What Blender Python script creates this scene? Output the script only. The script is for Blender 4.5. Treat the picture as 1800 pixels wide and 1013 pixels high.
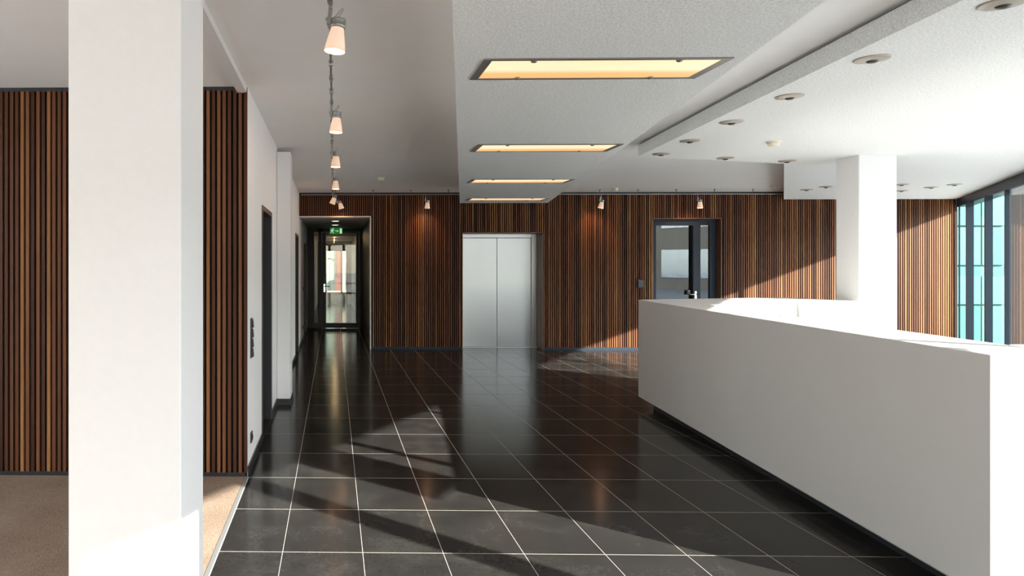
import bpy, bmesh, math, random
from mathutils import Vector, Matrix
random.seed(7)
scene = bpy.context.scene
C = scene.collection
for o in list(bpy.data.objects): bpy.data.objects.remove(o)

# ------------------------------------------------------------------ camera, sky, sun, exposure
YAW = math.radians(1.134)
cam_d = bpy.data.cameras.new('camera'); cam = bpy.data.objects.new('camera', cam_d); C.objects.link(cam)
cam.location = (0, 0, 1.6); cam.rotation_euler = (math.pi/2, 0, YAW)
cam_d.sensor_fit = 'HORIZONTAL'; cam_d.sensor_width = 36.0; cam_d.lens = 24.0
cam_d.shift_x = (900-563.2)/1800; cam_d.shift_y = (464-506.5)/1800
cam_d.clip_start = 0.05; cam_d.clip_end = 400
scene.camera = cam

SUN_AZ = math.radians(49.7)          # from -Y towards +X
TAN_EL = 0.444
to_sun = Vector((math.sin(SUN_AZ), -math.cos(SUN_AZ), TAN_EL)).normalized()
world = bpy.data.worlds.new('sky'); scene.world = world; world.use_nodes = True
wn = world.node_tree.nodes; wl = world.node_tree.links
sky = wn.new('ShaderNodeTexSky'); sky.sky_type = 'NISHITA'; sky.sun_disc = False
sky.sun_elevation = math.atan(TAN_EL); sky.sun_rotation = math.atan2(to_sun.x, to_sun.y)
sky.air_density = 1.0; sky.dust_density = 0.6; sky.ozone_density = 1.0
hs = wn.new('ShaderNodeHueSaturation'); hs.inputs['Saturation'].default_value = 0.45
wl.new(sky.outputs[0], hs.inputs['Color']); wl.new(hs.outputs[0], wn['Background'].inputs[0]); wn['Background'].inputs[1].default_value = 0.62

sun_d = bpy.data.lights.new('sun', 'SUN'); sun_d.energy = 17.0; sun_d.angle = math.radians(0.6); sun_d.color = (1.0, 0.965, 0.91)
sun = bpy.data.objects.new('sun', sun_d); C.objects.link(sun)
sun.rotation_euler = (-to_sun).to_track_quat('-Z', 'Y').to_euler(); sun.location = (20, -18, 14)

vs = scene.view_settings
vs.view_transform = 'Standard'; vs.look = 'None'; vs.gamma = 1.0; vs.use_curve_mapping = False
vs.exposure = 0.58

# facade line: X = FX(Y)
BACK_Y = 12.75; CEIL = 2.93; HEAD = 2.643; STEP_Z = 2.79; PANEL_Z = 2.62
LEFT_X = -0.65; SLAT_Y = 5.10; REAR_Y = -6.0; LOUNGE_X = -4.2
FSL = 0.6655
def FX(y): return 11.45 - FSL*(BACK_Y - y)
FDIR = Vector((FSL, 1, 0)).normalized()            # along the facade, away from the camera
FNRM = Vector((FDIR.y, -FDIR.x, 0))                # outwards
# portal so that sky light through the glazed facade is sampled well
pl = bpy.data.lights.new('sky_portal', 'AREA'); pl.shape = 'RECTANGLE'
a = Vector((FX(REAR_Y), REAR_Y, 0)); b = Vector((FX(BACK_Y), BACK_Y, 0))
pl.size = (b-a).length; pl.size_y = HEAD; pl.cycles.is_portal = True
po = bpy.data.objects.new('sky_portal', pl); C.objects.link(po)
mid = (a+b)/2 + FNRM*0.25; mid.z = HEAD/2
M3 = Matrix((FDIR, Vector((0, 0, 1)), FDIR.cross(Vector((0, 0, 1))))).transposed()
if (M3 @ Vector((0, 0, -1))).dot(FNRM) > 0: M3 = Matrix((-FDIR, Vector((0, 0, 1)), (-FDIR).cross(Vector((0, 0, 1))))).transposed()
po.matrix_world = Matrix.Translation(mid) @ M3.to_4x4()

# ------------------------------------------------------------------ materials
def mat(name, col=(.8, .8, .8), rough=.5, metal=0.0, spec=.5, emit=None, es=0.0):
    m = bpy.data.materials.new(name); m.use_nodes = True
    p = m.node_tree.nodes['Principled BSDF']
    p.inputs['Base Color'].default_value = (*col, 1); p.inputs['Roughness'].default_value = rough
    p.inputs['Metallic'].default_value = metal; p.inputs['Specular IOR Level'].default_value = spec
    if emit: p.inputs['Emission Color'].default_value = (*emit, 1); p.inputs['Emission Strength'].default_value = es
    return m
class NT:
    def __init__(s, m): s.m = m; s.n = m.node_tree.nodes; s.l = m.node_tree.links; s.p = s.n['Principled BSDF']
    def node(s, t, **k):
        x = s.n.new(t)
        for a, v in k.items():
            if a.startswith('i_'): x.inputs[a[2:].replace('_', ' ')].default_value = v
            else: setattr(x, a, v)
        return x
    def link(s, a, b): s.l.new(a, b)
    def ramp(s, fac, stops):
        r = s.n.new('ShaderNodeValToRGB'); e = r.color_ramp.elements
        while len(e) < len(stops): e.new(.5)
        for q, (pos, c) in zip(e, stops): q.position = pos; q.color = (*c, 1)
        s.link(fac, r.inputs[0]); return r
    def bump(s, h, strength, dist):
        b = s.node('ShaderNodeBump'); b.inputs['Strength'].default_value = strength; b.inputs['Distance'].default_value = dist
        s.link(h, b.inputs['Height']); s.link(b.outputs[0], s.p.inputs['Normal'])
def noise(t, scale, detail=3, vec=None, rough=.5):
    n = t.node('ShaderNodeTexNoise'); n.inputs['Scale'].default_value = scale; n.inputs['Detail'].default_value = detail; n.inputs['Roughness'].default_value = rough
    if vec is not None: t.link(vec, n.inputs['Vector'])
    return n
def coords(t, kind='Object', scale=None):
    c = t.node('ShaderNodeTexCoord')
    if scale is None: return c.outputs[kind]
    mp = t.node('ShaderNodeMapping'); mp.inputs['Scale'].default_value = scale; t.link(c.outputs[kind], mp.inputs['Vector']); return mp.outputs[0]

def plaster(name, col, scale=60, amt=.04, bump=.1, dist=.002, rough=.7):
    m = mat(name, col, rough, spec=.25); t = NT(m); v = coords(t)
    n = noise(t, scale, 4, v)
    lo = tuple(c*(1-amt) for c in col); hi = tuple(min(1, c*(1+amt)) for c in col)
    r = t.ramp(n.outputs[0], [(.3, lo), (.7, hi)]); t.link(r.outputs[0], t.p.inputs['Base Color'])
    t.bump(n.outputs[0], bump, dist); return m
M = {}
M['wall'] = plaster('white_wall_paint', (.89, .89, .885), 40, .012, .05)
M['pillar'] = plaster('white_pillar_paint', (.79, .79, .79), 30, .01, .04)
M['ceiling'] = plaster('smooth_ceiling_paint', (.92, .91, .90), 3, .012, .03)
M['acoustic'] = plaster('textured_acoustic_plaster', (.82, .83, .82), 95, .16, .7, .006, .9)
M['counter'] = plaster('counter_white_lacquer', (.63, .605, .58), 2.0, .012, .0, .001, .42)
M['trim_white'] = mat('white_trim', (.78, .77, .75), .45)
M['dark_trim'] = mat('dark_metal_trim', (.02, .022, .026), .4)
M['backing'] = mat('black_slat_backing', (.012, .009, .008), .8, spec=.2)
M['anthracite'] = mat('anthracite_frame', (.020, .030, .044), .45, spec=.2)
M['black_frame'] = mat('black_frame', (.005, .0045, .004), .4, spec=.25)
M['bronze'] = mat('bronze_door_lining', (.10, .075, .062), .4, .3)
M['door_leaf'] = mat('dark_grey_door_leaf', (.018, .020, .024), .45)
M['plate'] = mat('dark_switch_plate', (.03, .03, .032), .4)
M['metal'] = mat('grey_lamp_metal', (.33, .33, .31), .38, .8)
M['frame_grey'] = mat('grey_fixture_frame', (.24, .235, .215), .42, .5)
M['dl_ring'] = mat('nickel_downlight_ring', (.44, .40, .345), .45, .3)
M['dl_dark'] = mat('dark_downlight_cone', (.06, .055, .05), .4, .4)
M['detector'] = mat('cream_plastic', (.80, .75, .60), .5)
M['chrome'] = mat('chrome', (.8, .8, .8), .15, 1.0)
M['strip'] = mat('aluminium_strip', (.62, .64, .63), .35, .7)
M['jamb_wood'] = mat('brown_wood_lining', (.13, .06, .035), .45)
M['corr_panel'] = mat('brown_glossy_panel', (.07, .045, .025), .4, spec=.3)
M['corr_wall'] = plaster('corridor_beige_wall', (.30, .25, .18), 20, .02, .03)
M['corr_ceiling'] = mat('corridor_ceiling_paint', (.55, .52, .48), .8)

def wood():
    m = mat('walnut_slat', rough=.5, spec=.2); t = NT(m)
    oi = t.node('ShaderNodeObjectInfo'); tc = t.node('ShaderNodeTexCoord')
    off = t.node('ShaderNodeVectorMath', operation='SCALE'); t.link(oi.outputs['Random'], off.inputs['Scale']); off.inputs[0].default_value = (37, 53, 91)
    add = t.node('ShaderNodeVectorMath', operation='ADD'); t.link(tc.outputs['Object'], add.inputs[0]); t.link(off.outputs[0], add.inputs[1])
    mp = t.node('ShaderNodeMapping'); mp.inputs['Scale'].default_value = (60, 60, 2.2); t.link(add.outputs[0], mp.inputs['Vector'])
    grain = noise(t, 1.0, 5, mp.outputs[0], .6)
    mp2 = t.node('ShaderNodeMapping'); mp2.inputs['Scale'].default_value = (14, 14, .55); t.link(add.outputs[0], mp2.inputs['Vector'])
    slow = noise(t, 1.0, 2, mp2.outputs[0])
    a1 = t.node('ShaderNodeMath', operation='MULTIPLY_ADD'); t.link(grain.outputs[0], a1.inputs[0]); a1.inputs[1].default_value = .42; t.link(oi.outputs['Random'], a1.inputs[2])
    a2 = t.node('ShaderNodeMath', operation='MULTIPLY_ADD'); t.link(slow.outputs[0], a2.inputs[0]); a2.inputs[1].default_value = .75; t.link(a1.outputs[0], a2.inputs[2])
    a3 = t.node('ShaderNodeMath', operation='MULTIPLY_ADD'); t.link(a2.outputs[0], a3.inputs[0]); a3.inputs[1].default_value = .62; a3.inputs[2].default_value = -.165
    r = t.ramp(a3.outputs[0], [(.06, (.026, .010, .006)), (.32, (.085, .032, .016)), (.58, (.160, .060, .027)), (.80, (.26, .115, .042)), (.98, (.47, .26, .09))])
    t.link(r.outputs[0], t.p.inputs['Base Color']); t.bump(grain.outputs[0], .15, .001)
    return m
M['wood'] = wood()

def tile():
    m = mat('black_slate_tile', rough=.24, spec=.5); t = NT(m); t.p.inputs['IOR'].default_value = 1.2
    oi = t.node('ShaderNodeObjectInfo'); tc = t.node('ShaderNodeTexCoord'); geo = t.node('ShaderNodeNewGeometry')
    n = noise(t, 3.0, 6, geo.outputs['Position'], .65); n2 = noise(t, 40, 4, geo.outputs['Position'])
    mx = t.node('ShaderNodeMath', operation='MULTIPLY_ADD'); t.link(n2.outputs[0], mx.inputs[0]); mx.inputs[1].default_value = .35; t.link(n.outputs[0], mx.inputs[2])
    mr = t.node('ShaderNodeMath', operation='MULTIPLY_ADD'); t.link(oi.outputs['Random'], mr.inputs[0]); mr.inputs[1].default_value = .12; t.link(mx.outputs[0], mr.inputs[2])
    r = t.ramp(mr.outputs[0], [(.45, (.017, .0160, .0150)), (.75, (.026, .0245, .0225)), (1.0, (.046, .044, .041))])
    t.link(r.outputs[0], t.p.inputs['Base Color'])
    rr = t.node('ShaderNodeMapRange'); t.link(n.outputs[0], rr.inputs[0]); rr.inputs[1].default_value = .3; rr.inputs[2].default_value = .7; rr.inputs[3].default_value = .13; rr.inputs[4].default_value = .17
    t.link(rr.outputs[0], t.p.inputs['Roughness']); t.bump(n2.outputs[0], .05, .001)
    return m
M['tile'] = tile()
M['grout'] = plaster('light_grout', (.50, .455, .40), 80, .06, .1, .001, .9)
def carpet():
    m = mat('brown_carpet', rough=.95, spec=.1); t = NT(m); v = coords(t)
    n = noise(t, 170, 3, v); n2 = noise(t, 2.5, 3, v)
    mx = t.node('ShaderNodeMath', operation='MULTIPLY_ADD'); t.link(n2.outputs[0], mx.inputs[0]); mx.inputs[1].default_value = .3; t.link(n.outputs[0], mx.inputs[2])
    r = t.ramp(mx.outputs[0], [(.4, (.16, .110, .078)), (.65, (.30, .215, .155)), (.9, (.44, .34, .26))]); t.link(r.outputs[0], t.p.inputs['Base Color'])
    t.bump(n.outputs[0], .8, .006); return m
M['carpet'] = carpet()
def steel():
    m = mat('brushed_steel', (.62, .625, .62), .30, 1.0); t = NT(m); v = coords(t, scale=(2, 2, 220))
    n = noise(t, 1.0, 3, v); n2 = noise(t, 1.3, 2, coords(t))
    a = t.node('ShaderNodeMath', operation='MULTIPLY_ADD'); t.link(n.outputs[0], a.inputs[0]); a.inputs[1].default_value = .12
    mr = t.node('ShaderNodeMapRange'); t.link(n2.outputs[0], mr.inputs[0]); mr.inputs[3].default_value = .24; mr.inputs[4].default_value = .34; t.link(mr.outputs[0], a.inputs[2])
    t.link(a.outputs[0], t.p.inputs['Roughness']); t.bump(n.outputs[0], .03, .001); return m
M['steel'] = steel()
def glass(name, tint, r0, k=1.0, rough=0.0):
    m = bpy.data.materials.new(name); m.use_nodes = True; n = m.node_tree.nodes; l = m.node_tree.links
    n.remove(n['Principled BSDF']); out = n['Material Output']
    tr = n.new('ShaderNodeBsdfTransparent'); tr.inputs[0].default_value = (*tint, 1)
    gl = n.new('ShaderNodeBsdfGlossy'); gl.inputs['Roughness'].default_value = rough
    lw = n.new('ShaderNodeLayerWeight'); lw.inputs[0].default_value = .5           # Schlick reflectance, alike on both faces of the pane
    pw = n.new('ShaderNodeMath'); pw.operation = 'POWER'; l.new(lw.outputs['Facing'], pw.inputs[0]); pw.inputs[1].default_value = 5
    fr = n.new('ShaderNodeMath'); fr.operation = 'MULTIPLY_ADD'; l.new(pw.outputs[0], fr.inputs[0]); fr.inputs[1].default_value = (1-r0)*k; fr.inputs[2].default_value = r0
    mx = n.new('ShaderNodeMixShader'); l.new(fr.outputs[0], mx.inputs[0]); l.new(tr.outputs[0], mx.inputs[1]); l.new(gl.outputs[0], mx.inputs[2]); l.new(mx.outputs[0], out.inputs[0])
    return m
M['glass'] = glass('clear_window_glass', (.97, .985, .98), .035)
M['glass_teal'] = glass('anti_reflective_window_glass', (.96, .995, .985), .01, .25)
M['glass_dark'] = glass('door_glass', (.80, .76, .66), .05)
M['glass_int'] = glass('blue_grey_door_glass', (.50, .54, .52), .16)

def emis(name, col, s): return mat(name, (.8, .7, .6), .4, emit=col, es=s)
def diffuser():
    m = mat('warm_glowing_diffuser', (.35, .25, .17), .35); t = NT(m)
    tc = t.node('ShaderNodeTexCoord'); sp = t.node('ShaderNodeSeparateXYZ'); t.link(tc.outputs['Object'], sp.inputs[0])
    # light tube lies off-centre above the diffuser
    r = t.ramp(sp.outputs['Y'], [(0, (1, .80, .47)), (.5, (1, .78, .46)), (1, (1, .5, .2))])
    mr = t.node('ShaderNodeMapRange'); t.link(sp.outputs['Y'], mr.inputs[0]); mr.inputs[1].default_value = -.17; mr.inputs[2].default_value = .17
    t.link(mr.outputs[0], r.inputs[0])
    cr = r.color_ramp.elements; cr[0].color = (1, .74, .44, 1); cr[0].position = .0; cr[1].color = (1, .78, .50, 1); cr[1].position = .52; cr[2].color = (1, .44, .15, 1); cr[2].position = .74
    w = t.node('ShaderNodeTexWave'); w.inputs['Scale'].default_value = 26; w.inputs['Distortion'].default_value = .3; t.link(tc.outputs['Object'], w.inputs[0])
    ms = t.node('ShaderNodeMapRange'); t.link(w.outputs['Fac'], ms.inputs[0]); ms.inputs[3].default_value = .66; ms.inputs[4].default_value = .80
    t.link(r.outputs[0], t.p.inputs['Emission Color']); t.link(ms.outputs[0], t.p.inputs['Emission Strength'])
    return m
M['diffuser'] = diffuser()
M['shade'] = emis('frosted_lamp_glass', (1.0, .53, .30), .30)
M['bulb'] = emis('glowing_bulb', (1.0, .80, .52), 3.0)
M['corr_lamp'] = emis('corridor_downlight_glow', (1.0, .90, .75), 2.5)
M['sign_green'] = mat('exit_sign_green', (.01, .30, .04), .4, emit=(.02, .45, .05), es=.16)
M['sign_white'] = mat('exit_sign_white', (.8, .9, .8), .4, emit=(.7, 1, .75), es=.5)

# ------------------------------------------------------------------ geometry helpers
def add_box(bm, x0, x1, y0, y1, z0, z1):
    v = [bm.verts.new(p) for p in ((x0, y0, z0), (x1, y0, z0), (x1, y1, z0), (x0, y1, z0), (x0, y0, z1), (x1, y0, z1), (x1, y1, z1), (x0, y1, z1))]
    for f in ((0, 3, 2, 1), (4, 5, 6, 7), (0, 1, 5, 4), (1, 2, 6, 5), (2, 3, 7, 6), (3, 0, 4, 7)): bm.faces.new([v[i] for i in f])
def boxes(*bs):
    bm = bmesh.new()
    for b in bs: add_box(bm, *b)
    return bm
def prism(pts, z0, z1):
    bm = bmesh.new(); n = len(pts)
    area = sum(pts[i][0]*pts[(i+1) % n][1]-pts[(i+1) % n][0]*pts[i][1] for i in range(n))
    if area < 0: pts = pts[::-1]
    lo = [bm.verts.new((x, y, z0)) for x, y in pts]; hi = [bm.verts.new((x, y, z1)) for x, y in pts]
    bm.faces.new(lo[::-1]); bm.faces.new(hi)
    for i in range(n): j = (i+1) % n; bm.faces.new((lo[i], lo[j], hi[j], hi[i]))
    return bm
def lathe(bm, prof, n=24, axis=None, close=True):
    rings = []
    for r, z in prof:
        if r < 1e-6: rings.append([bm.verts.new((0, 0, z))])
        else: rings.append([bm.verts.new((r*math.cos(2*math.pi*k/n), r*math.sin(2*math.pi*k/n), z)) for k in range(n)])
    fs = []
    for a, b in zip(rings, rings[1:]):
        for k in range(n):
            j = (k+1) % n
            q = [a[k % len(a)], a[j % len(a)], b[j % len(b)], b[k % len(b)]]
            u = []
            for v in q:
                if v not in u: u.append(v)
            if len(u) >= 3: fs.append(bm.faces.new(u))
    for f in fs: f.smooth = True
    bmesh.ops.recalc_face_normals(bm, faces=bm.faces)
    return bm
def tube(bm, pts, r, n=8):
    pts = [Vector(p) for p in pts]; rings = []
    for i, p in enumerate(pts):
        d = (pts[min(i+1, len(pts)-1)]-pts[max(i-1, 0)]).normalized()
        u = d.orthogonal().normalized() if abs(d.z) > .9 else d.cross(Vector((0, 0, 1))).normalized()
        w = d.cross(u)
        rings.append([bm.verts.new(p+u*r*math.cos(2*math.pi*k/n)+w*r*math.sin(2*math.pi*k/n)) for k in range(n)])
    for a, b in zip(rings, rings[1:]):
        for k in range(n): bm.faces.new((a[k], a[(k+1) % n], b[(k+1) % n], b[k])).smooth = True
    bm.faces.new(rings[0][::-1]); bm.faces.new(rings[-1])
    return bm
def bevel(bm, w, seg=2):
    bmesh.ops.bevel(bm, geom=list(bm.edges), offset=w, segments=seg, affect='EDGES', profile=.5)
    return bm
def mesh_of(name, bm, m):
    bmesh.ops.recalc_face_normals(bm, faces=bm.faces)
    me = bpy.data.meshes.new(name); bm.to_mesh(me); bm.free(); me.materials.append(M[m] if isinstance(m, str) else m); return me
def link(name, me, parent=None, loc=(0, 0, 0)):
    o = bpy.data.objects.new(name, me); C.objects.link(o); o.location = loc
    if parent: o.parent = parent
    return o
def obj(name, bm, m, parent=None, loc=(0, 0, 0)): return link(name, mesh_of(name, bm, m), parent, loc)
def tag(o, label=None, cat=None, group=None, kind=None):
    if label: o['label'] = label
    if cat: o['category'] = cat
    if group: o['group'] = group
    if kind: o['kind'] = kind
    return o
def struct(name, bm, m, label, loc=(0, 0, 0), cat=None): return tag(obj(name, bm, m, None, loc), label, cat or name.split('_')[0], kind='structure')
def thing(name, label, cat, loc=(0, 0, 0), rot=(0, 0, 0), group=None):
    o = bpy.data.objects.new(name, None); C.objects.link(o); o.location = loc; o.rotation_euler = rot; o.empty_display_size = .1
    return tag(o, label, cat, group)
def copy_tree(o, parent=None):
    c = o.copy(); C.objects.link(c); c.parent = parent
    for ch in list(o.children): copy_tree(ch, c)
    return c
def proj(X, Y, Z):
    c, s = math.cos(YAW), math.sin(YAW); d = Y*c-X*s
    if d < .1: return (-9999, -9999)
    return (563.2+1200*(X*c+Y*s)/d, 464-1200*(Z-1.6)/d)

# ------------------------------------------------------------------ room shell
cor_l, cor_r, cor_top, cor_end = LEFT_X, 0.69, 2.475, 27.0
DOORW = 16.95                                       # glass corridor door
floor_poly = [(LEFT_X, REAR_Y), (FX(REAR_Y) if FX(REAR_Y) > LEFT_X else LEFT_X, REAR_Y)]
fp = [(LOUNGE_X-.3, REAR_Y-.3), (FX(REAR_Y-.3)+.2, REAR_Y-.3), (FX(BACK_Y+.3)+.2, BACK_Y+.3), (cor_r+.2, BACK_Y+.3), (cor_r+.2, cor_end+.1), (LEFT_X-1.2, cor_end+.1), (LEFT_X-1.2, SLAT_Y+.1), (LOUNGE_X-.3, SLAT_Y+.1)]
floor = struct('floor', prism(fp, -.12, -.0006), 'grout', 'dark slate tiled floor with pale grout lines')
# tiles
TW, TL, X0, Y0, G, GY = .4445, .6585, .16, 5.103, .0036, .0058
def clip(poly, a, b, c):                            # keep a*x+b*y<=c
    out = []
    for i in range(len(poly)):
        p, q = poly[i], poly[(i+1) % len(poly)]; fpv = a*p[0]+b*p[1]-c; fq = a*q[0]+b*q[1]-c
        if fpv <= 0: out.append(p)
        if fpv*fq < 0: t = fpv/(fpv-fq); out.append((p[0]+t*(q[0]-p[0]), p[1]+t*(q[1]-p[1])))
    return out
def tile_bm(bm, poly, ox=0, oy=0):
    cx = sum(p[0] for p in poly)/len(poly); cy = sum(p[1] for p in poly)/len(poly); n = len(poly)
    def ring(ins, z): return [bm.verts.new((p[0]-ox+(ins if p[0] < cx else -ins), p[1]-oy+(ins if p[1] < cy else -ins), z)) for p in poly]
    lo, m_, hi = ring(0, -.0035), ring(0, -.0004), ring(.0004, 0)
    bm.faces.new(hi)
    for a_, b_ in ((lo, m_), (m_, hi)):
        for i in range(n): j = (i+1) % n; bm.faces.new((a_[i], a_[j], b_[j], b_[i]))
cand = []
for i in range(-2, 30):
    for j in range(-18, 36):
        x0, x1 = X0+TW*i, X0+TW*(i+1); y0, y1 = Y0+TL*j, Y0+TL*(j+1)
        x0 = max(x0, LEFT_X+(.012 if y0 < SLAT_Y-.1 else 0)); ylim = BACK_Y+.02 if x0 > cor_r else cor_end
        in_lift = x1 > 2.40 and x0 < 3.87            # tiles run on into the elevator recess
        if in_lift and y1 > BACK_Y: ylim = BACK_Y+.37; x0, x1 = (max(x0, 2.40), min(x1, 3.87)) if y0 > BACK_Y else (x0, x1)
        elif y0 > BACK_Y:
            if x0 > cor_r-.03: continue
            x1 = min(x1, cor_r)
        y1 = min(y1, ylim); y0 = max(y0, REAR_Y)
        if x1-x0 < .05 or y1-y0 < .03: continue
        poly = [(x0+G/2, y0+GY/2), (x1-G/2, y0+GY/2), (x1-G/2, y1-GY/2), (x0+G/2, y1-GY/2)]
        poly = clip(poly, 1, -FSL, FX(0)-.02)
        if len(poly) < 3: continue
        cx, cy = (x0+x1)/2, (y0+y1)/2
        px, py = proj(cx, cy, 0)
        hidden = cx > 3.0+.11*(cy-3.1) and cy < 8.0
        hidden = hidden or (cy < 12.7 and cx > 3.45+(cy-7.7)*.4474+.05 and cy >= 7.7) or cy > DOORW+.2
        vis = -60 < px < 1860 and py < 1070 and cy > 2.7 and not hidden and len(poly) == 4
        cand.append((vis, -cy if False else cy, poly))
vis = sorted([c for c in cand if c[0]], key=lambda c: c[1])[:300]
viskeys = {id(c) for c in vis}
cache = {}
for _, _, poly in vis:
    k = (round(poly[1][0]-poly[0][0], 3), round(poly[2][1]-poly[1][1], 3))
    cx = sum(p[0] for p in poly)/4; cy = sum(p[1] for p in poly)/4
    if k not in cache:
        bm = bmesh.new(); tile_bm(bm, poly, cx, cy); cache[k] = mesh_of('tile', bm, 'tile')
    link('tile', cache[k], floor, (cx, cy, 0))
bm = bmesh.new()
for c in cand:
    if id(c) not in viskeys: tile_bm(bm, c[2])
tag(obj('tile_field', bm, 'tile', floor), kind='stuff')

struct('floor_carpet', prism([(LOUNGE_X, REAR_Y), (LEFT_X-.012, REAR_Y), (LEFT_X-.012, SLAT_Y+.02), (LOUNGE_X, SLAT_Y+.02)], -.01, .004), 'carpet', 'brown carpet floor of the area behind the near white pillar', cat='carpet')
struct('trim_1', boxes((LEFT_X-.014, LEFT_X+.010, REAR_Y, SLAT_Y, -.02, .006)), 'strip', 'thin aluminium strip between brown carpet and black tiles', cat='trim')

def ceil_poly(): return [(LOUNGE_X-.3, REAR_Y-.3), (FX(REAR_Y-.3)+.25, REAR_Y-.3), (FX(BACK_Y+.3)+.25, BACK_Y+.45), (LOUNGE_X-.3, BACK_Y+.45)]
struct('ceiling', prism(ceil_poly(), CEIL, CEIL+.25), 'ceiling', 'smooth white plaster ceiling')
# dropped light panel (parallelogram) with rough acoustic plaster
def lp(y, side): return (.457+.1867*(y-2.647), y) if side == 0 else (1.901+.1895*(y-2.676), y)
struct('ceiling_light_panel', prism([lp(-2.2, 0), lp(-2.2, 1), lp(11.50, 1), lp(11.50, 0)], PANEL_Z, CEIL), 'acoustic', 'dropped rough plaster ceiling panel carrying four glowing light boxes')
sA, sB, sC = (3.368, 7.624), (5.348, 8.221), (8.29, BACK_Y)
def sl(y): return 3.368+.1186*(y-7.624)
yy = -.9
struct('ceiling_step', prism([sA, sB, sC, (FX(BACK_Y)-.02, BACK_Y), (FX(yy)+.0, yy), (sl(yy), yy)], STEP_Z, CEIL-.018), 'acoustic', 'lower rough plaster ceiling over the white counter with round downlights')
bm = prism([(sA[0]+.03, sA[1]-.03), (sB[0]+.03, sB[1]-.03), (sC[0]+.05, sC[1]-.02), (FX(BACK_Y)-.06, BACK_Y-.02), (FX(yy)-.02, yy+.05), (sl(yy)+.03, yy+.05)], CEIL-.018, CEIL)
struct('trim_2', bm, 'dark_trim', 'dark strip standing in for the shadow gap above the lower plaster ceiling', cat='trim')  # solid strip, its dark colour gives the shade of the gap
struct('trim_3', boxes((LEFT_X-.075, LEFT_X-.005, REAR_Y, SLAT_Y+.02, CEIL-.045, CEIL)), 'trim_white', 'white batten along the ceiling above the carpet edge', cat='trim')

# walls
T = .32
lift_l, lift_r, lift_top = 2.385, 3.885, 2.175
dr_l, dr_r, dr_top = 5.90, 7.16, 2.435
wb0, wb1 = BACK_Y+.026, BACK_Y+.026+T
bm = boxes((cor_r, lift_l, wb0, wb1, 0, CEIL), (LEFT_X-.3, cor_r, wb0, wb1, cor_top, CEIL), (lift_l, lift_r, wb0, wb1+.2, lift_top, CEIL), (lift_r, dr_l, wb0, wb1, 0, CEIL),
           (dr_l, dr_r, wb0, wb1, dr_top, CEIL), (dr_r, FX(BACK_Y)+.01, wb0, wb1, 0, CEIL), (lift_l-.25, lift_r+.25, wb1+.12, wb1+.3, 0, CEIL), (lift_l-.25, lift_l, wb1, wb1+.12, 0, CEIL), (lift_r, lift_r+.25, wb1, wb1+.12, 0, CEIL))
wall_back = struct('wall_back', bm, 'backing', 'back wall clad in dark walnut slats around the elevator')
d1, d2, d3 = (6.134, 7.08, 2.13), (11.47, 12.45, 2.12), (14.72, 15.93, 2.10)
segs = []; y = SLAT_Y+.03
for q in (d1, d2, d3):
    segs.append((LEFT_X-T, LEFT_X, y, q[0], 0, CEIL)); segs.append((LEFT_X-T, LEFT_X, q[0], q[1], q[2], CEIL)); y = q[1]
segs.append((LEFT_X-T, LEFT_X, y, cor_end, 0, CEIL))
wall_left = struct('wall_left', boxes(*segs), 'wall', 'white side wall with dark recessed doors leading to the corridor')
struct('wall_lounge', boxes((LOUNGE_X-.2, LEFT_X-.002, SLAT_Y+.026, SLAT_Y+.12, 0, CEIL)), 'backing', 'walnut slatted wall behind the near white pillar')
wall_lounge = bpy.data.objects['wall_lounge']
wfl = struct('wall_far_left', boxes((LOUNGE_X-.2, LOUNGE_X, REAR_Y-.2, SLAT_Y+.1, 0, .1), (LOUNGE_X-.2, LOUNGE_X, REAR_Y-.2, SLAT_Y+.1, 2.85, CEIL), (LOUNGE_X-.2, LOUNGE_X, REAR_Y-.2, .0, .1, 2.85), (LOUNGE_X-.2, LOUNGE_X, 4.8, SLAT_Y+.1, .1, 2.85)), 'wall', 'unseen white end wall of the carpeted area with a long window band added for daylight')  # out of view; window band added to bring daylight onto the left ceiling
struct('wall_rear', boxes((LOUNGE_X-.2, FX(REAR_Y)+.1, REAR_Y-.2, REAR_Y, 0, CEIL)), 'wall', 'white rear wall behind the viewer')
for k in range(5): yk = k*1.2; obj('mullion', boxes((LOUNGE_X-.12, LOUNGE_X-.05, yk-.03, yk+.03, .1, 2.85)), 'anthracite', wfl)  # mullions of the added window
obj('glass_pane', boxes((LOUNGE_X-.09, LOUNGE_X-.08, 0, 4.8, .1, 2.85)), 'glass', wfl)  # pane of the added window
def portal(w, h, loc, rot):
    d = bpy.data.lights.new('sky_portal', 'AREA'); d.shape = 'RECTANGLE'; d.size = w; d.size_y = h; d.cycles.is_portal = True
    o = bpy.data.objects.new('sky_portal', d); C.objects.link(o); o.location = loc; o.rotation_euler = rot
portal(4.8, 2.75, (LOUNGE_X-.25, 2.4, 1.475), (math.pi/2, 0, -math.pi/2))  # samples sky light through the added window
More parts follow.
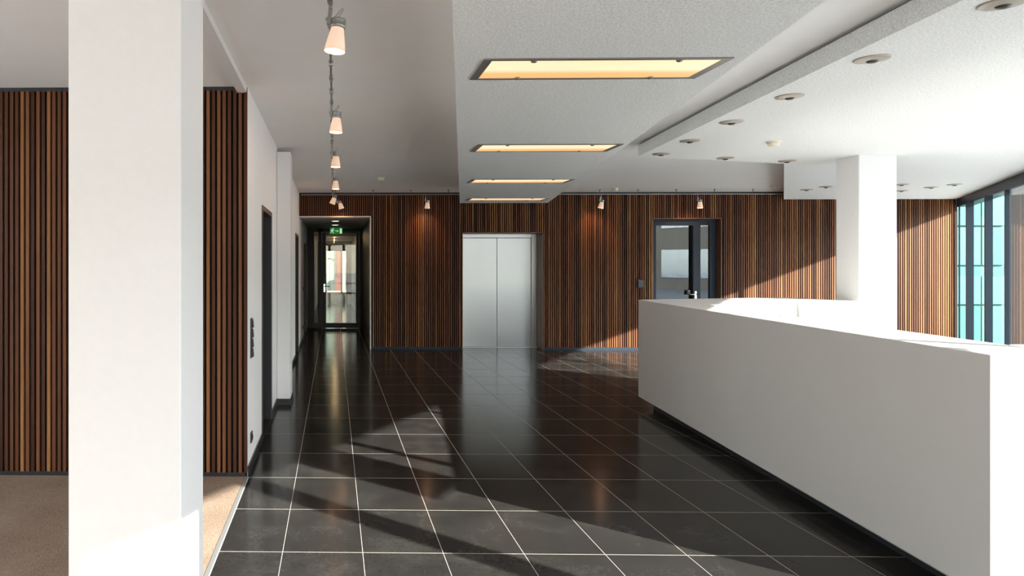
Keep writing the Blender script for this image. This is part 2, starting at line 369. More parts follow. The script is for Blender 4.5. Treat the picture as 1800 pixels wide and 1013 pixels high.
# corridor
struct('wall_corridor', boxes((cor_r, cor_r+.2, wb1, cor_end, 0, cor_top+.3)), 'corr_panel', 'dark glossy brown right wall of the corridor')
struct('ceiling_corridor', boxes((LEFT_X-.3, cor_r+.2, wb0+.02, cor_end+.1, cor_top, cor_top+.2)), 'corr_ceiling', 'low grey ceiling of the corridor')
struct('wall_corridor_end', boxes((LEFT_X-.3, -.33, cor_end, cor_end+.15, 0, cor_top+.2), (.53, cor_r+.2, cor_end, cor_end+.15, 0, cor_top+.2), (-.33, .53, cor_end, cor_end+.15, 2.15, cor_top+.2)), 'corr_wall', 'beige end wall of the corridor around a bright glass door')
wd = struct('window_1', boxes((-.33, -.29, cor_end-.02, cor_end+.08, 0, 2.15), (.28, .33, cor_end-.02, cor_end+.08, 0, 2.15), (.49, .53, cor_end-.02, cor_end+.08, 0, 2.15), (-.33, .53, cor_end-.02, cor_end+.08, 2.11, 2.15)), 'black_frame', 'glass end door of the corridor with brick building outside')
obj('glass_pane', boxes((-.29, .28, cor_end+.02, cor_end+.03, .02, 2.11)), 'glass', wd); obj('glass_pane', boxes((.33, .49, cor_end+.02, cor_end+.03, .02, 2.11)), 'glass', wd)
# lining of the corridor mouth
struct('trim_4', boxes((cor_r-.012, cor_r+.004, BACK_Y-.012, wb1+.02, 0, cor_top+.012), (LEFT_X+.001, cor_r-.012, BACK_Y-.012, wb1, cor_top-.004, cor_top+.016)), 'trim_white', 'white lining around the corridor mouth', cat='trim')
# skirtings
struct('baseboard_left', boxes((LEFT_X, LEFT_X+.012, SLAT_Y+.03, d1[0], 0, .075), (LEFT_X, LEFT_X+.012, d1[1], 7.73, 0, .075), (LEFT_X, LEFT_X+.012, 8.15, d2[0], 0, .075), (LEFT_X, LEFT_X+.012, d2[1], d3[0], 0, .075), (LEFT_X, LEFT_X+.012, d3[1], DOORW, 0, .075)), 'dark_trim', 'dark tile skirting along the white side wall')
struct('baseboard_back', boxes((cor_r+.01, lift_l, BACK_Y+.004, wb0, 0, .05), (lift_r, dr_l, BACK_Y+.004, wb0, 0, .05), (dr_r, FX(BACK_Y)-.05, BACK_Y+.004, wb0, 0, .05)), 'anthracite', 'dark metal skirting under the walnut slats')
struct('baseboard_lounge', boxes((LOUNGE_X, LEFT_X-.02, SLAT_Y+.006, SLAT_Y+.026, 0, .035)), 'dark_trim', 'black skirting under the slats by the carpet')
struct('trim_5', boxes((LEFT_X+.01, 8.3, BACK_Y+.002, wb0, CEIL-.045, CEIL)), 'dark_trim', 'dark strip standing in for the shadow gap between slatted back wall and ceiling', cat='trim')  # dark colour stands for the shade over the back wall slats
struct('trim_6', boxes((LOUNGE_X, LEFT_X-.02, SLAT_Y+.006, SLAT_Y+.026, CEIL-.03, CEIL)), 'dark_trim', 'dark strip standing in for the shadow gap above the slats by the carpet', cat='trim')  # flat dark filler in place of the shaded gap over these slats

# slats
PITCH, SW, SD = .0402, .0210, .026
def slat_mesh(z0, z1, w=SW):
    h = (z1-z0)/2
    return mesh_of('slat', boxes((-w/2, w/2, -SD/2, SD/2, -h, h)), 'wood'), (z0+z1)/2
full = slat_mesh(.05, CEIL-.045); above_lift = slat_mesh(lift_top+.015, CEIL-.045); above_door = slat_mesh(dr_top+.015, CEIL-.045)
bm_c = bmesh.new(); x = LEFT_X+.02; nsl = 0
while x < FX(BACK_Y)-.03:
    if x < cor_r+.014: add_box(bm_c, x-SW/2, x+SW/2, BACK_Y, BACK_Y+SD, cor_top+.018, CEIL-.045)
    else:
        lifted = lift_l-.012 < x < lift_r+.012; doored = dr_l-.012 < x < dr_r+.012
        me, zc = above_lift if lifted else above_door if doored else full
        link('slat', me, wall_back, (x, BACK_Y+SD/2, zc)); nsl += 1
    x += PITCH
tag(obj('slats_over_corridor', bm_c, 'wood', wall_back), kind='stuff')
lslat = slat_mesh(.035, CEIL-.03, .0235); x = LEFT_X-.012
while x > -3.6:
    link('slat', lslat[0], wall_lounge, (x, SLAT_Y+SD/2, lslat[1])); x -= PITCH

# ------------------------------------------------------------------ glazed facade on the right
def fpt(y, n=0.0): p = Vector((FX(y), y, 0))+FNRM*n; return (p.x, p.y)
def fbox(y0, y1, n0, n1, z0, z1):                   # box along the facade
    bm = prism([fpt(y0, n0), fpt(y1, n0), fpt(y1, n1), fpt(y0, n1)], z0, z1); return bm
bm = fbox(REAR_Y-.1, BACK_Y+.0, -.02, .16, HEAD, CEIL)
wall_right = struct('wall_right', bm, 'anthracite', 'slanted glazed facade with dark frames on the right')
obj('sill', fbox(REAR_Y-.1, BACK_Y, -.04, .16, -.02, .05), 'anthracite', wall_right)
mull = [(11.74, .06, .080), (10.62, .06, .074), (9.81, .05, .03), (8.80, .06, .06), (7.8, .06, .06), (6.8, .06, .06), (5.8, .06, .06), (4.8, .06, .06), (3.7, .06, .06),
        (2.38, .09, .05), (1.95, .50, .10), (1.245, .19, .08), (-.06, .19, .08), (-.58, .14, .08), (-1.4, .12, .08), (-2.4, .12, .08), (-3.6, .12, .08), (-4.8, .12, .08), (12.70, .05, .005)]
for y, w, dep in mull:
    hw = w/2/1.2
    if w > .3: obj('unseen_shade_panel', fbox(y-hw, y+hw, -dep, .013, 2.0, HEAD), 'anthracite', wall_right); continue  # unseen panel of unknown kind, placed to cast the broad floor shadow bar
    obj('mullion', fbox(y-hw, y+hw, -dep, .013, .05, HEAD), 'anthracite', wall_right)
ys = sorted(m_[0] for m_ in mull)
for y0, y1 in zip(ys, ys[1:]):
    obj('glass_pane', fbox(y0, y1, 0, .01, .05, HEAD), 'glass_teal' if y0 > 9.7 else 'glass', wall_right)

# ------------------------------------------------------------------ doors
def side_door(n, q, label):
    y0, y1, zt = q; fr = .045; dp = .20
    bm = boxes((LEFT_X-dp, LEFT_X+.008, y0, y0+fr, 0, zt), (LEFT_X-dp, LEFT_X+.008, y1-fr, y1, 0, zt), (LEFT_X-dp, LEFT_X+.008, y0+fr, y1-fr, zt-fr, zt))
    d = struct('door_%d' % n, bm, 'bronze', label)
    obj('door_leaf', boxes((LEFT_X-dp, LEFT_X-dp+.045, y0+fr, y1-fr, .005, zt-fr)), 'door_leaf', d)
    obj('threshold', boxes((LEFT_X-dp, LEFT_X+.001, y0+fr, y1-fr, -.0005, .0005)), 'tile', d)
    obj('jamb_lining', boxes((LEFT_X-dp+.045, LEFT_X+.002, y1-fr-.012, y1-fr, 0, zt-fr)), 'door_leaf', d)
    bm = bmesh.new(); yh = y0+.13; tube(bm, [(LEFT_X-dp+.045, yh, 1.05), (LEFT_X-dp+.095, yh, 1.05), (LEFT_X-dp+.095, yh+.12, 1.05)], .009)
    obj('handle', bm, 'metal', d)
side_door(1, d1, 'dark recessed door between the slatted corner and the white pilaster')
side_door(2, d2, 'dark recessed door just before the corridor mouth')
side_door(3, d3, 'dark recessed door inside the corridor on its left')

# glass corridor door
y0, y1 = DOORW, DOORW+.07
def cx_(u): return (u-563.2)/1200*16.95*1.0-.0198*16.95
zt_, zb_ = 2.36, .13
L0, L1, P0, P1, R0, R1 = LEFT_X+.002, -.49, -.385, -.20, .555, cor_r-.002
bm = boxes((L0, L1, y0, y1, 0, cor_top), (P0, -.30, y0, y1, 0, cor_top), (R0+.07, R1, y0, y1, 0, cor_top), (L1, R0+.07, y0, y1, zt_+.03, cor_top), (L1, P0, y0, y1, 0, zb_))
cd = struct('door_4', bm, 'black_frame', 'black framed glass door closing the corridor with narrow sidelight')
leaf = obj('door_leaf', boxes((-.295, P1, y0-.015, y1, .01, zt_+.025), (R0, R0+.065, y0-.015, y1, .01, zt_+.025), (P1, R0, y0-.015, y1, .01, zb_), (P1, R0, y0-.015, y1, zt_, zt_+.025)), 'black_frame', cd)
obj('glass_pane', boxes((P1, R0, y0+.02, y0+.03, zb_, zt_)), 'glass_dark', leaf)
obj('glass_pane', boxes((L1, P0, y0+.02, y0+.03, zb_, zt_+.03)), 'glass_dark', cd)
bm = bmesh.new(); tube(bm, [(-.235, y0-.015, 1.04), (-.235, y0-.07, 1.04), (-.11, y0-.07, 1.04)], .011); add_box(bm, -.255, -.215, y0-.025, y0-.012, .90, 1.10)
obj('handle', bm, 'chrome', leaf)

# anthracite glass door in the back wall
y0 = BACK_Y+.14; y1 = y0+.07; fr = .075; ds = dr_l+.885
bm = boxes((dr_l, dr_l+.04, y0, y1, 0, dr_top), (ds+.0, ds+.06, y0, y1, 0, dr_top), (dr_r-.14, dr_r, y0, y1, 0, dr_top), (dr_l+.04, ds, y0, y1, dr_top-.04, dr_top), (ds+.06, dr_r-.14, y0, y1, dr_top-.115, dr_top), (ds+.06, dr_r-.14, y0, y1, 0, .12))
gd = struct('door_5', bm, 'anthracite', 'blue-grey framed glass door with sidelight in the slatted back wall')
a0, a1, az = dr_l+.043, ds-.003, dr_top-.043
leaf = obj('door_leaf', boxes((a0, a0+fr, y0-.012, y1, .01, az), (a1-fr, a1, y0-.012, y1, .01, az), (a0+fr, a1-fr, y0-.012, y1, az-fr, az), (a0+fr, a1-fr, y0-.012, y1, .01, .13)), 'anthracite', gd)
obj('glass_pane', boxes((a0+fr, a1-fr, y0+.03, y0+.04, .13, az-fr)), 'glass_int', leaf)
obj('glass_pane', boxes((ds+.06, dr_r-.14, y0+.03, y0+.04, .12, dr_top-.115)), 'glass_int', gd)
bm = bmesh.new(); tube(bm, [(a1-.035, y0-.01, 1.03), (a1-.035, y0-.075, 1.03), (a1-.17, y0-.075, 1.03)], .011); add_box(bm, a1-.055, a1-.015, y0-.022, y0-.01, .88, 1.09)
obj('handle', bm, 'chrome', leaf)
bm = boxes((a1-fr-.115, a1-fr-.065, y0-.03, y0+.03, 1.04, 1.11)); obj('lock_box', bm, 'plate', leaf)
# room behind this door
struct('wall_back_room', boxes((dr_l-.6, dr_r+.6, 15.4, 15.5, 0, CEIL), (dr_l-.6, dr_l-.5, wb1, 15.4, 0, CEIL), (dr_r+.5, dr_r+.6, wb1, 15.4, 0, CEIL), (dr_l-.6, dr_r+.6, wb1, 15.5, CEIL, CEIL+.1), (dr_l-.6, dr_r+.6, wb1-.25, 15.5, -.1, -.001)), 'corr_wall', 'dim beige room behind the blue-grey glass door')
# lining of openings
for nm, (l, r, t_), n in (('lift', (lift_l, lift_r, lift_top), 7), ('door', (dr_l, dr_r, dr_top), 8)):
    dp = .40 if nm == 'lift' else .15
    struct('trim_%d' % n, boxes((l-.004, l+.012, BACK_Y-.002, BACK_Y+dp, 0, t_+.012), (r-.012, r+.004, BACK_Y-.002, BACK_Y+dp, 0, t_+.012), (l+.012, r-.012, BACK_Y-.002, BACK_Y+dp, t_-.002, t_+.012)), 'jamb_wood', 'brown wood lining around the elevator recess' if nm == 'lift' else 'brown wood lining around the blue-grey glass door', cat='trim')

# ------------------------------------------------------------------ elevator
yl = BACK_Y+.40
el = thing('elevator', 'brushed steel elevator with two closed sliding door panels', 'elevator', ((lift_l+lift_r)/2, yl, 0))
def lx(v): return v-(lift_l+lift_r)/2
e0, em, e1 = 2.478, 3.125, 3.77
obj('door_panel', bevel(boxes((lx(e0), lx(em)-.003, 0, .03, .012, 2.095)), .003, 1), 'steel', el)
obj('door_panel', bevel(boxes((lx(em)+.003, lx(e1), .0, .03, .012, 2.095)), .003, 1), 'steel', el)
obj('header', bevel(boxes((lx(lift_l)+.013, lx(e1), -.03, .03, 2.10, lift_top-.004)), .003, 1), 'steel', el)
obj('jamb', bevel(boxes((lx(lift_l)+.013, lx(e0)-.003, -.03, .03, .0, 2.097)), .003, 1), 'steel', el)
obj('jamb', bevel(boxes((lx(e1)+.003, lx(lift_r)-.013, -.03, .03, .0, lift_top-.004)), .003, 1), 'steel', el)
obj('sill', boxes((lx(lift_l)+.013, lx(lift_r)-.013, -.06, -.031, .0, .008)), 'strip', el)
bm = bmesh.new(); lathe(bm, [(0, .012), (.011, .012), (.013, .004), (.013, 0), (0, 0)], 12); bmesh.ops.rotate(bm, verts=bm.verts, matrix=Matrix.Rotation(math.pi/2, 3, 'X'))
obj('key_switch', bm, 'plate', el, (lx(lift_l)+.045, -.03, 1.08))
cr = thing('card_reader', 'small dark card reader plate on slats beside blue-grey glass door', 'card reader', (5.67, BACK_Y, 1.235))
obj('housing', bevel(boxes((-.06, .06, -.028, 0, -.08, .08)), .006), 'anthracite', cr)
obj('face_plate', bevel(boxes((-.048, .048, -.032, -.028, -.068, .068)), .0015, 1), 'plate', cr)

# ------------------------------------------------------------------ pillars
def pillar(x0, x1, y0, y1, z1, label, bw=.012, base=False):
    t = thing('pillar', label, 'pillar', ((x0+x1)/2, (y0+y1)/2, 0)); hx, hy = (x1-x0)/2, (y1-y0)/2
    bm = boxes((-hx, hx, -hy, hy, .07 if base else 0, z1))
    bmesh.ops.bevel(bm, geom=[e for e in bm.edges if abs(e.verts[0].co.z-e.verts[1].co.z) > .5], offset=bw, segments=4, affect='EDGES', profile=.5)
    obj('shaft', bm, 'pillar', t)
    if base: obj('skirting', boxes((-hx, hx+.008, -hy-.008, hy+.008, 0, .07)), 'dark_trim', t)
    else: obj('base_joint', boxes((-hx+.003, hx-.003, -hy-.003, hy+.003, 0, .01)), 'trim_white', t)
    return t
pillar(-.961, -.551, 2.45, 2.87, CEIL-.001, 'large white pillar standing nearest the viewer in front of the slats', .007)
pillar(LEFT_X+.0005, -.496, 7.73, 8.14, CEIL-.06, 'shallow white pilaster with dark skirting on the side wall', .014, True)
pillar(5.722, 6.13, 7.555, 7.90, STEP_Z-.001, 'white sunlit pillar rising behind the white counter', .01)
obj_p = bpy.data.objects

# ------------------------------------------------------------------ counter
cp = [(2.913, 3.088), (3.43, 7.764), (5.40, 8.33), (5.67, 7.53), (5.42, 7.31), (5.13, 7.67), (4.71, 7.05), (3.71, 6.84), (3.325, 3.15)]
ct = thing('reception_counter', 'long white angular reception counter floating on a dark plinth', 'counter', (3.43, 5.5, 0))
def rel(ps): return [(x-3.43, y-5.5) for x, y in ps]
bm = prism(rel(cp), .105, 1.196); bevel(bm, .004, 2); obj('body', bm, 'counter', ct)
obj('base_profile', prism(rel([(2.945, 3.12), (3.465, 7.73), (5.37, 8.28), (5.61, 7.56), (5.42, 7.38), (5.13, 7.73), (4.69, 7.09), (3.68, 6.88), (3.29, 3.18)]), .085, .106), 'strip', ct)
pp = [(3.06, 3.28), (3.53, 7.62), (5.32, 8.15), (5.50, 7.70), (5.10, 7.84), (4.62, 7.20), (3.62, 7.0), (3.22, 3.30)]
obj('plinth', prism(rel(pp), 0, .086), 'dark_trim', ct)

# ------------------------------------------------------------------ ceiling light boxes in the dropped panel
def light_box():
    t = thing('ceiling_light', '', 'ceiling light', (0, 0, 0)); hx, hy, b = .6125, .187, .042
    bm = boxes((-hx, hx, -hy, -hy+b*.55, -.007, 0), (-hx, hx, hy-b*.55, hy, -.007, 0), (-hx, -hx+b, -hy+b*.55, hy-b*.55, -.007, 0), (hx-b, hx, -hy+b*.55, hy-b*.55, -.007, 0))
    obj('frame', bm, 'frame_grey', t)
    obj('diffuser', boxes((-hx+b, hx-b, -hy+b*.55, hy-b*.55, -.003, -.0005)), 'diffuser', t)
    for sx in (-1, 1):
        for sy in (-1, 1):
            bm = bmesh.new(); lathe(bm, [(0, -.014), (.012, -.013), (.016, -.009), (.016, -.003), (0, -.003)], 14)
            obj('clip', bm, 'frame_grey', t, (sx*.36, sy*(hy-b*.55-.006), 0))
    return t
lb = light_box()
for k, (x, y, lab) in enumerate([(1.36, 3.59, 'large grey framed warm light box nearest the viewer in the dropped panel'), (1.845, 6.025, 'second warm light box of the dropped panel counted from the viewer'),
                                 (2.28, 8.43, 'third warm light box of the dropped panel counted from the viewer'), (2.72, 10.80, 'farthest warm light box at the end of dropped panel near elevator')]):
    o = lb if k == 0 else copy_tree(lb)
    o.location = (x, y, PANEL_Z); tag(o, lab, 'ceiling light', 'light boxes in the dropped ceiling panel')

# ------------------------------------------------------------------ downlights and detectors
def downlight():
    t = thing('downlight', '', 'downlight')
    bm = bmesh.new(); lathe(bm, [(.024, -.016), (.060, -.012), (.084, -.008), (.090, -.004), (.090, 0), (.02, 0)], 28); obj('trim_ring', bm, 'dl_ring', t)
    bm = bmesh.new(); lathe(bm, [(0, -.026), (.020, -.025), (.030, -.016), (.030, -.006), (0, -.006)], 24); obj('cone', bm, 'dl_dark', t)
    return t
dl = downlight()
dls = [(3.05, 3.172, 'round downlight at the upper right corner of the picture'), (3.118, 4.018, 'round downlight on lower ceiling, second from the viewer along its edge'), (3.231, 4.906, 'round downlight on lower ceiling, third from the viewer along its edge'),
       (3.327, 5.779, 'round downlight on lower ceiling, fourth from the viewer along its edge'), (3.432, 6.65, 'round downlight on lower ceiling, next to last towards its far left corner'), (3.532, 7.44, 'round downlight at the far left corner of the lower ceiling'),
       (4.388, 7.74, 'round downlight midway along the far edge of the lower ceiling'), (5.226, 7.98, 'round downlight at the right end of the lower ceiling far edge'),
       (7.548, 11.052, 'round downlight left of the sunlit pillar, the left one of two'), (7.568, 10.652, 'round downlight left of the sunlit pillar, the right one of two'),
       (8.482, 10.37, 'round downlight touching the right side of the sunlit pillar, higher one'), (9.20, 11.25, 'round downlight right of the sunlit pillar, lowest in the picture'),
       (9.254, 10.763, 'round downlight second from the right near glazed facade'), (9.272, 10.386, 'round downlight farthest right near the glazed facade')]
for k, (x, y, lab) in enumerate(dls):
    o = dl if k == 0 else copy_tree(dl)
    o.location = (x, y, STEP_Z); tag(o, lab, 'downlight', 'downlights in the lower plaster ceiling')
def detector():
    t = thing('smoke_detector', '', 'smoke detector')
    bm = bmesh.new(); lathe(bm, [(0, -.012), (.062, -.012), (.064, 0), (0, 0)], 24); obj('base', bm, 'detector', t)
    bm = bmesh.new(); lathe(bm, [(0, -.05), (.034, -.05), (.046, -.042), (.05, -.012), (0, -.012)], 24); obj('head', bm, 'detector', t)
    return t
sd = detector()
for k, (x, y, z, lab) in enumerate([(4.27, 6.72, STEP_Z, 'cream smoke detector on the lower plaster ceiling among the downlights'), (.73, 10.55, CEIL, 'cream smoke detector on smooth ceiling left of the dropped panel'),
                                    (4.95, 12.12, CEIL, 'cream smoke detector on smooth ceiling just right of the dropped panel end'), (7.47, 11.75, CEIL, 'cream smoke detector on smooth ceiling by the lower ceiling edge')]):
    o = sd if k == 0 else copy_tree(sd)
    o.location = (x, y, z); tag(o, lab, 'smoke detector', 'ceiling smoke detectors')

# ------------------------------------------------------------------ lamp rails and glass lamps
RX, RZ = -.018, 2.80
rail = thing('lamp_rail', 'thin grey rod with clamps running under the ceiling towards the corridor', 'lamp rail', (RX, 7, RZ))
bm = bmesh.new(); tube(bm, [(0, -5.2, 0), (0, 5.3, 0)], .007, 8); obj('rod', bm, 'metal', rail)
hm = bmesh.new(); tube(hm, [(0, 0, 0), (0, 0, CEIL-RZ)], .004, 6); lathe(hm, [(0, -.02), (.013, -.018), (.013, .018), (0, .02)], 10)
hme = mesh_of('hanger', hm, 'metal'); y = -4.9
while y < 5.3: link('hanger', hme, rail, (0, y, 0)); y += .66
bm = bmesh.new(); lathe(bm, [(0, -.05), (.012, -.045), (.014, 0), (.012, .045), (0, .05)], 10); bmesh.ops.rotate(bm, verts=bm.verts, matrix=Matrix.Rotation(math.pi/2, 3, 'X'))
cme = mesh_of('connector', bm, 'metal'); y = -4.57
while y < 5.2: link('connector', cme, rail, (0, y, 0)); y += .66
BX0, BX1, BY, BZ = LEFT_X+.06, 8.0, 12.30, 2.845
r2 = thing('lamp_rail', 'thin grey rail on short hangers in front of the slatted back wall', 'lamp rail', (0, BY, BZ))
bm = bmesh.new(); tube(bm, [(BX0, 0, 0), (BX1, 0, 0)], .009, 8); obj('rod', bm, 'metal', r2)
hm = bmesh.new(); tube(hm, [(0, 0, -.02), (0, 0, CEIL-BZ)], .004, 6); lathe(hm, [(0, CEIL-BZ-.015), (.012, CEIL-BZ-.012), (.012, CEIL-BZ), (0, CEIL-BZ)], 10)
hme2 = mesh_of('hanger', hm, 'dark_trim'); x = .03
while x < BX1: link('hanger', hme2, r2, (x, 0, 0)); x += .675

def lamp():
    t = thing('glass_lamp', '', 'lamp')
    hd = obj('socket', lathe(bmesh.new(), [(0, 0), (.034, 0), (.036, -.006), (.033, -.010), (.036, -.016), (.033, -.021), (.036, -.027), (.035, -.042), (0, -.042)], 24), 'metal', t)
    obj('shade', lathe(bmesh.new(), [(.030, -.040), (.036, -.070), (.043, -.105), (.050, -.150), (.047, -.150), (.040, -.105), (.033, -.070), (.027, -.042)], 28), 'shade', t)
    obj('bulb', lathe(bmesh.new(), [(0, -.042), (.010, -.044), (.014, -.075), (.018, -.100), (.012, -.118), (0, -.122)], 14), 'bulb', t)
    obj('wire_loop', tube(bmesh.new(), [(-.010, 0, -.005), (.004, 0, .022), (.016, 0, .048), (.012, 0, .056), (.0, 0, .040), (-.022, 0, .004)], .0018, 6), 'metal', t)
    bm = bmesh.new(); add_box(bm, -.052, -.034, -.012, .012, -.030, .045); tube(bm, [(-.043, 0, .04), (-.043, 0, .075)], .006, 8); tube(bm, [(-.060, 0, -.004), (-.034, 0, -.004)], .008, 8)
    obj('clamp', bm, 'metal', t)
    return t
lm = lamp()
ld = bpy.data.lights.new('lamp_glow', 'POINT'); ld.energy = 0.9; ld.color = (1.0, .52, .26); ld.shadow_soft_size = .03
ld2 = bpy.data.lights.new('lamp_glow', 'SPOT'); ld2.energy = 9.0; ld2.color = (1.0, .50, .24); ld2.shadow_soft_size = .03; ld2.spot_size = math.radians(85); ld2.spot_blend = .8   # aimed at the slats
spots = [((RX+.040, 3.17, 2.735), (0, .13, 0), 'frosted glass lamp nearest the viewer on the ceiling rod'),
         ((RX+.040, 5.12, 2.735), (0, .05, 0), 'frosted glass lamp second from the viewer on the ceiling rod'),
         ((RX+.040, 6.95, 2.735), (0, .03, 0), 'frosted glass lamp third from the viewer on the ceiling rod'),
         ((RX+.040, 9.0, 2.735), (0, 0, 0), 'frosted glass lamp fourth from the viewer on the ceiling rod'),
         ((RX+.040, 11.3, 2.735), (.2, .35, 0), 'tilted bright glass lamp at the far end of the ceiling rod'),
         ((.095, BY, 2.735), (.1, -.3, 0), 'tilted small glass lamp on the wall rail above the corridor mouth'),
         ((1.685, BY, 2.745), (.15, .05, 0), 'small glass lamp on wall rail between corridor and elevator'),
         ((4.80, BY, 2.745), (.1, .2, 0), 'small glass lamp on wall rail right of the dropped panel'),
         ((6.525, BY, 2.745), (.0, .0, 0), 'bright small glass lamp on wall rail above the blue-grey glass door')]
for k, (loc, rot, lab) in enumerate(spots):
    o = lm if k == 0 else copy_tree(lm)
    o.location = loc; o.rotation_euler = rot; tag(o, lab, 'lamp', 'frosted glass lamps on the rails')
    if k >= 5:                                     # longer stem up to the wall rail
        h = BZ-loc[2]
        obj('stem', tube(bmesh.new(), [(-.043, 0, .07), (-.02, 0, h)], .004, 6), 'metal', o)
    l_ = bpy.data.objects.new('lamp_glow', ld); C.objects.link(l_); l_.parent = o; l_.location = (0, 0, -.165)
    if k >= 5: l_.data = ld2; l_.rotation_euler = (-rot[0], -rot[1], 0); l_.rotation_euler.x += math.radians(48)

# ------------------------------------------------------------------ corridor downlights, exit sign
bm = bmesh.new(); lathe(bm, [(0, -.006), (.075, -.006), (.078, 0), (0, 0)], 24); gme = mesh_of('lens', bm, 'corr_lamp')
bm = bmesh.new(); lathe(bm, [(.078, 0), (.078, -.008), (.098, -.008), (.100, 0)], 24); rme = mesh_of('ring', bm, 'dl_ring')
cl_d = bpy.data.lights.new('corridor_glow', 'POINT'); cl_d.energy = 2.2; cl_d.color = (1, .8, .55); cl_d.shadow_soft_size = .08
for y, lab in ((13.9, 'glowing round corridor downlight just inside the corridor mouth'), (15.3, 'glowing round corridor downlight before the exit sign'), (19.2, 'glowing corridor downlight first behind the glass door'), (22.4, 'glowing corridor downlight second behind the glass door'), (25.2, 'glowing corridor downlight farthest behind the glass door')):
    t = thing('corridor_downlight', lab, 'downlight', (.03, y, cor_top), group='corridor downlights'); link('lens', gme, t); link('ring', rme, t)
    if y > DOORW: l_ = bpy.data.objects.new('corridor_glow', cl_d); C.objects.link(l_); l_.parent = t; l_.location = (0, 0, -.12)
ex = thing('exit_sign', 'green illuminated exit sign with white running figure above glass door', 'exit sign', (.055, 16.55, 2.425))
obj('housing', bevel(boxes((-.155, .155, 0, .04, -.105, .05)), .004, 1), 'sign_green', ex)
def flat(pts, th=.003): 
    bm = bmesh.new(); a_ = [bm.verts.new((x, -th, z)) for x, z in pts]; b_ = [bm.verts.new((x, 0, z)) for x, z in pts]; n = len(pts)
    bm.faces.new(a_); bm.faces.new(b_[::-1])
    for i in range(n): j = (i+1) % n; bm.faces.new((a_[i], b_[i], b_[j], a_[j]))
    return bm
man = bmesh.new()
for pts in ([(-.098, .012), (-.075, .02), (-.085, -.03), (-.11, -.035)], [(-.11, -.03), (-.095, -.032), (-.125, -.07), (-.145, -.075), (-.145, -.066), (-.128, -.06)], [(-.098, -.03), (-.085, -.03), (-.065, -.055), (-.075, -.092), (-.087, -.092), (-.08, -.06)],
            [(-.08, .018), (-.07, .012), (-.055, -.008), (-.04, -.004), (-.04, -.014), (-.06, -.02)], [(-.096, .012), (-.09, .004), (-.118, -.005), (-.128, -.028), (-.136, -.026), (-.126, .004)]):
    tmp = flat(pts); me = bpy.data.meshes.new('t'); tmp.to_mesh(me); tmp.free(); man.from_mesh(me); bpy.data.meshes.remove(me)
me = bpy.data.meshes.new('t'); tmp = flat([(-.072+.012*math.cos(q*math.pi/5), .032+.012*math.sin(q*math.pi/5)) for q in range(10)]); tmp.to_mesh(me); tmp.free(); man.from_mesh(me); bpy.data.meshes.remove(me)
obj('running_figure', man, 'sign_white', ex)
obj('arrow', flat([(-.02, -.035), (.03, -.035), (.03, -.05), (.06, -.028), (.03, -.006), (.03, -.021), (-.02, -.021)]), 'sign_white', ex)
obj('door_symbol', flat([(.09, -.09), (.135, -.09), (.135, .03), (.09, .03)]), 'sign_white', ex)
obj('stem', boxes((-.006, .006, .014, .026, .05, cor_top-2.425)), 'metal', ex)

# ------------------------------------------------------------------ switches and sockets on the side wall
sw = thing('switch_strip', 'vertical strip of four dark rocker switches on the white side wall', 'light switch', (LEFT_X, 5.33, 1.02))
obj('frame', bevel(boxes((0, .010, -.041, .041, -.155, .155)), .003, 1), 'plate', sw)
for k in range(4):
    bm = boxes((.010, .016, -.031, .031, -.031, .031)); [setattr(v.co, 'x', v.co.x+.006) for v in bm.verts if v.co.z < 0 and v.co.x > .012]
    obj('rocker', bm, 'plate', sw, (0, 0, -.114+.076*k))
def socket(name, y, z, label, cat):
    t = thing(name, label, cat, (LEFT_X, y, z)); obj('frame', bevel(boxes((0, .010, -.041, .041, -.041, .041)), .003, 1), 'plate', t)
    bm = bmesh.new(); lathe(bm, [(0, .002), (.019, .002), (.021, .006), (.021, 0), (0, 0)], 16); bmesh.ops.rotate(bm, verts=bm.verts, matrix=Matrix.Rotation(math.pi/2, 3, 'Y'))
    obj('insert', bm, 'plate', t, (.010, 0, 0))
socket('power_socket', 5.33, .245, 'dark power socket low on the white side wall near the slats', 'socket')
socket('power_socket', 14.2, .28, 'dark power socket low on the white corridor wall', 'socket')
socket('switch_plate', 14.35, 1.08, 'single dark switch plate on the white corridor wall', 'light switch')

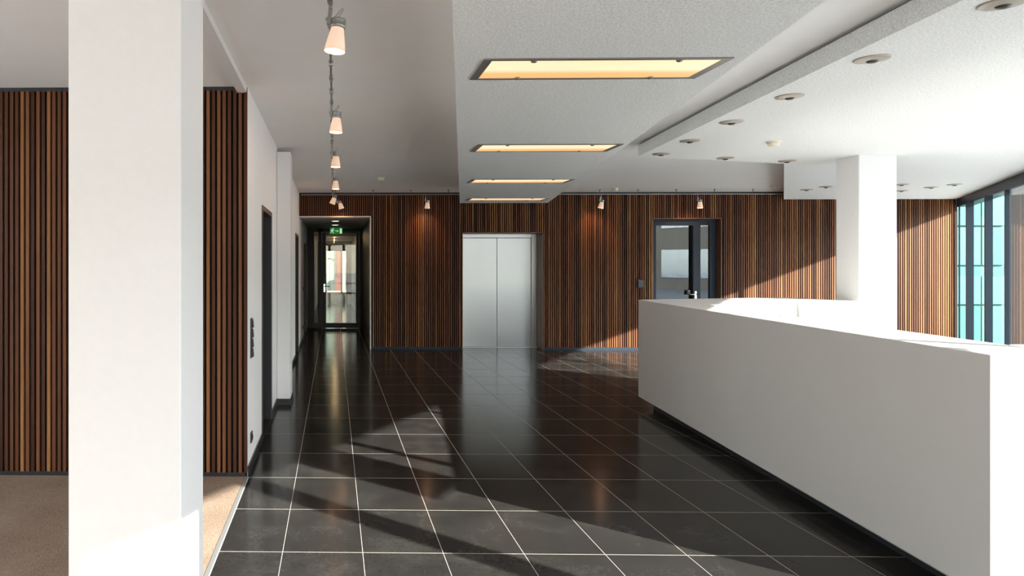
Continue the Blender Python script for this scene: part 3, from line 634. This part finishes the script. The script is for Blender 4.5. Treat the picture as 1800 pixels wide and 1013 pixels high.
# ------------------------------------------------------------------ outside
def simple(name, col, rough=.6): 
    M[name] = mat(name, col, rough)
simple('office_wall', (.45, .40, .33)); M['sky_window'] = mat('sky_window', (.62, .72, .85), .06, 1.0); simple('paving', (.54, .54, .54), .9); simple('teal_glass', (.012, .120, .105), .6); simple('teal_light', (.032, .195, .172), .6); simple('pale_render', (.36, .37, .36)); simple('brick', (.11, .032, .026), .85); simple('pale_teal', (.22, .32, .31), .4); simple('dark_cladding', (.007, .008, .008), .8)
struct('ground', prism([(-60, -90), (120, -90), (120, 120), (-60, 120)], -.4, -.14), 'paving', 'pale paving outside the glazed facade')
nb = thing('neighbour_building', 'turquoise glazed building wing outside the facade on the far right', 'building', (13.0, 15.0, -.14))
obj('wall', boxes((-1.2, 1.5, .06, 4, 0, 7)), 'teal_glass', nb)
for i in range(5):
    for k in range(8):
        x0 = -1.2+i*.54
        obj('glass_panel', boxes((x0+.015, x0+.525, 0, .06, k*.85+.02, k*.85+(.62 if k % 2 else .83))), 'teal_light' if (i+k) % 3 else 'teal_glass', nb)
db = thing('dark_backdrop', 'dark clad backdrop wing added outside beside the turquoise one', 'building', (14.52, 15.0, -.14))  # dark backdrop added so the slat reflection shows in the pane before it
obj('wall', boxes((0, 9, .05, 4, 0, 7)), 'dark_cladding', db); obj('parapet', boxes((0, 9, 0, .3, 7, 7.3)), 'dark_cladding', db)
bb = thing('courtyard_building', 'pale building with red brick pier seen through the corridor end door', 'building', (0, 33, -.14))
obj('wall', boxes((-6, 6, .2, 4, 0, 9)), 'pale_render', bb)
obj('brick_pier', boxes((.13, .37, 0, .2, 0, 9)), 'brick', bb)
for x0, x1 in ((-1.7, -.85), (-.75, .12), (.65, 1.5)):
    for z in (.5, 2.0, 3.5): obj('window', boxes((x0, x1, .12, .2, z, z+1.35)), 'pale_teal', bb)
obj('brick_base', boxes((.05, .37, -.35, 0, 0, 1.05)), 'brick', bb)

op = thing('office_building', 'grey office building with window bands across the street', 'building', (24, -20, -.14), (0, 0, math.atan2(1, FSL)))
obj('wall', boxes((-22, 22, -8, 0, 0, 7.2)), 'office_wall', op)
obj('roof_edge', boxes((-22.2, 22.2, -8.2, .2, 7.2, 7.5)), 'dark_cladding', op)
for i in range(16):
    for z in (.8, 4.2): obj('window', boxes((-21.2+i*2.7, -19.3+i*2.7, 0, .08, z, z+1.9)), 'sky_window', op)

pw = thing('planter_wall', 'low dark planter wall outside the corridor end door', 'planter', (0, 28.6, -.14))
obj('body', bevel(boxes((-1.2, 1.2, -.25, .25, 0, .55)), .01, 1), 'dark_cladding', pw)
obj('coping', bevel(boxes((-1.25, 1.25, -.28, .28, .55, .60)), .006, 1), 'pale_render', pw)
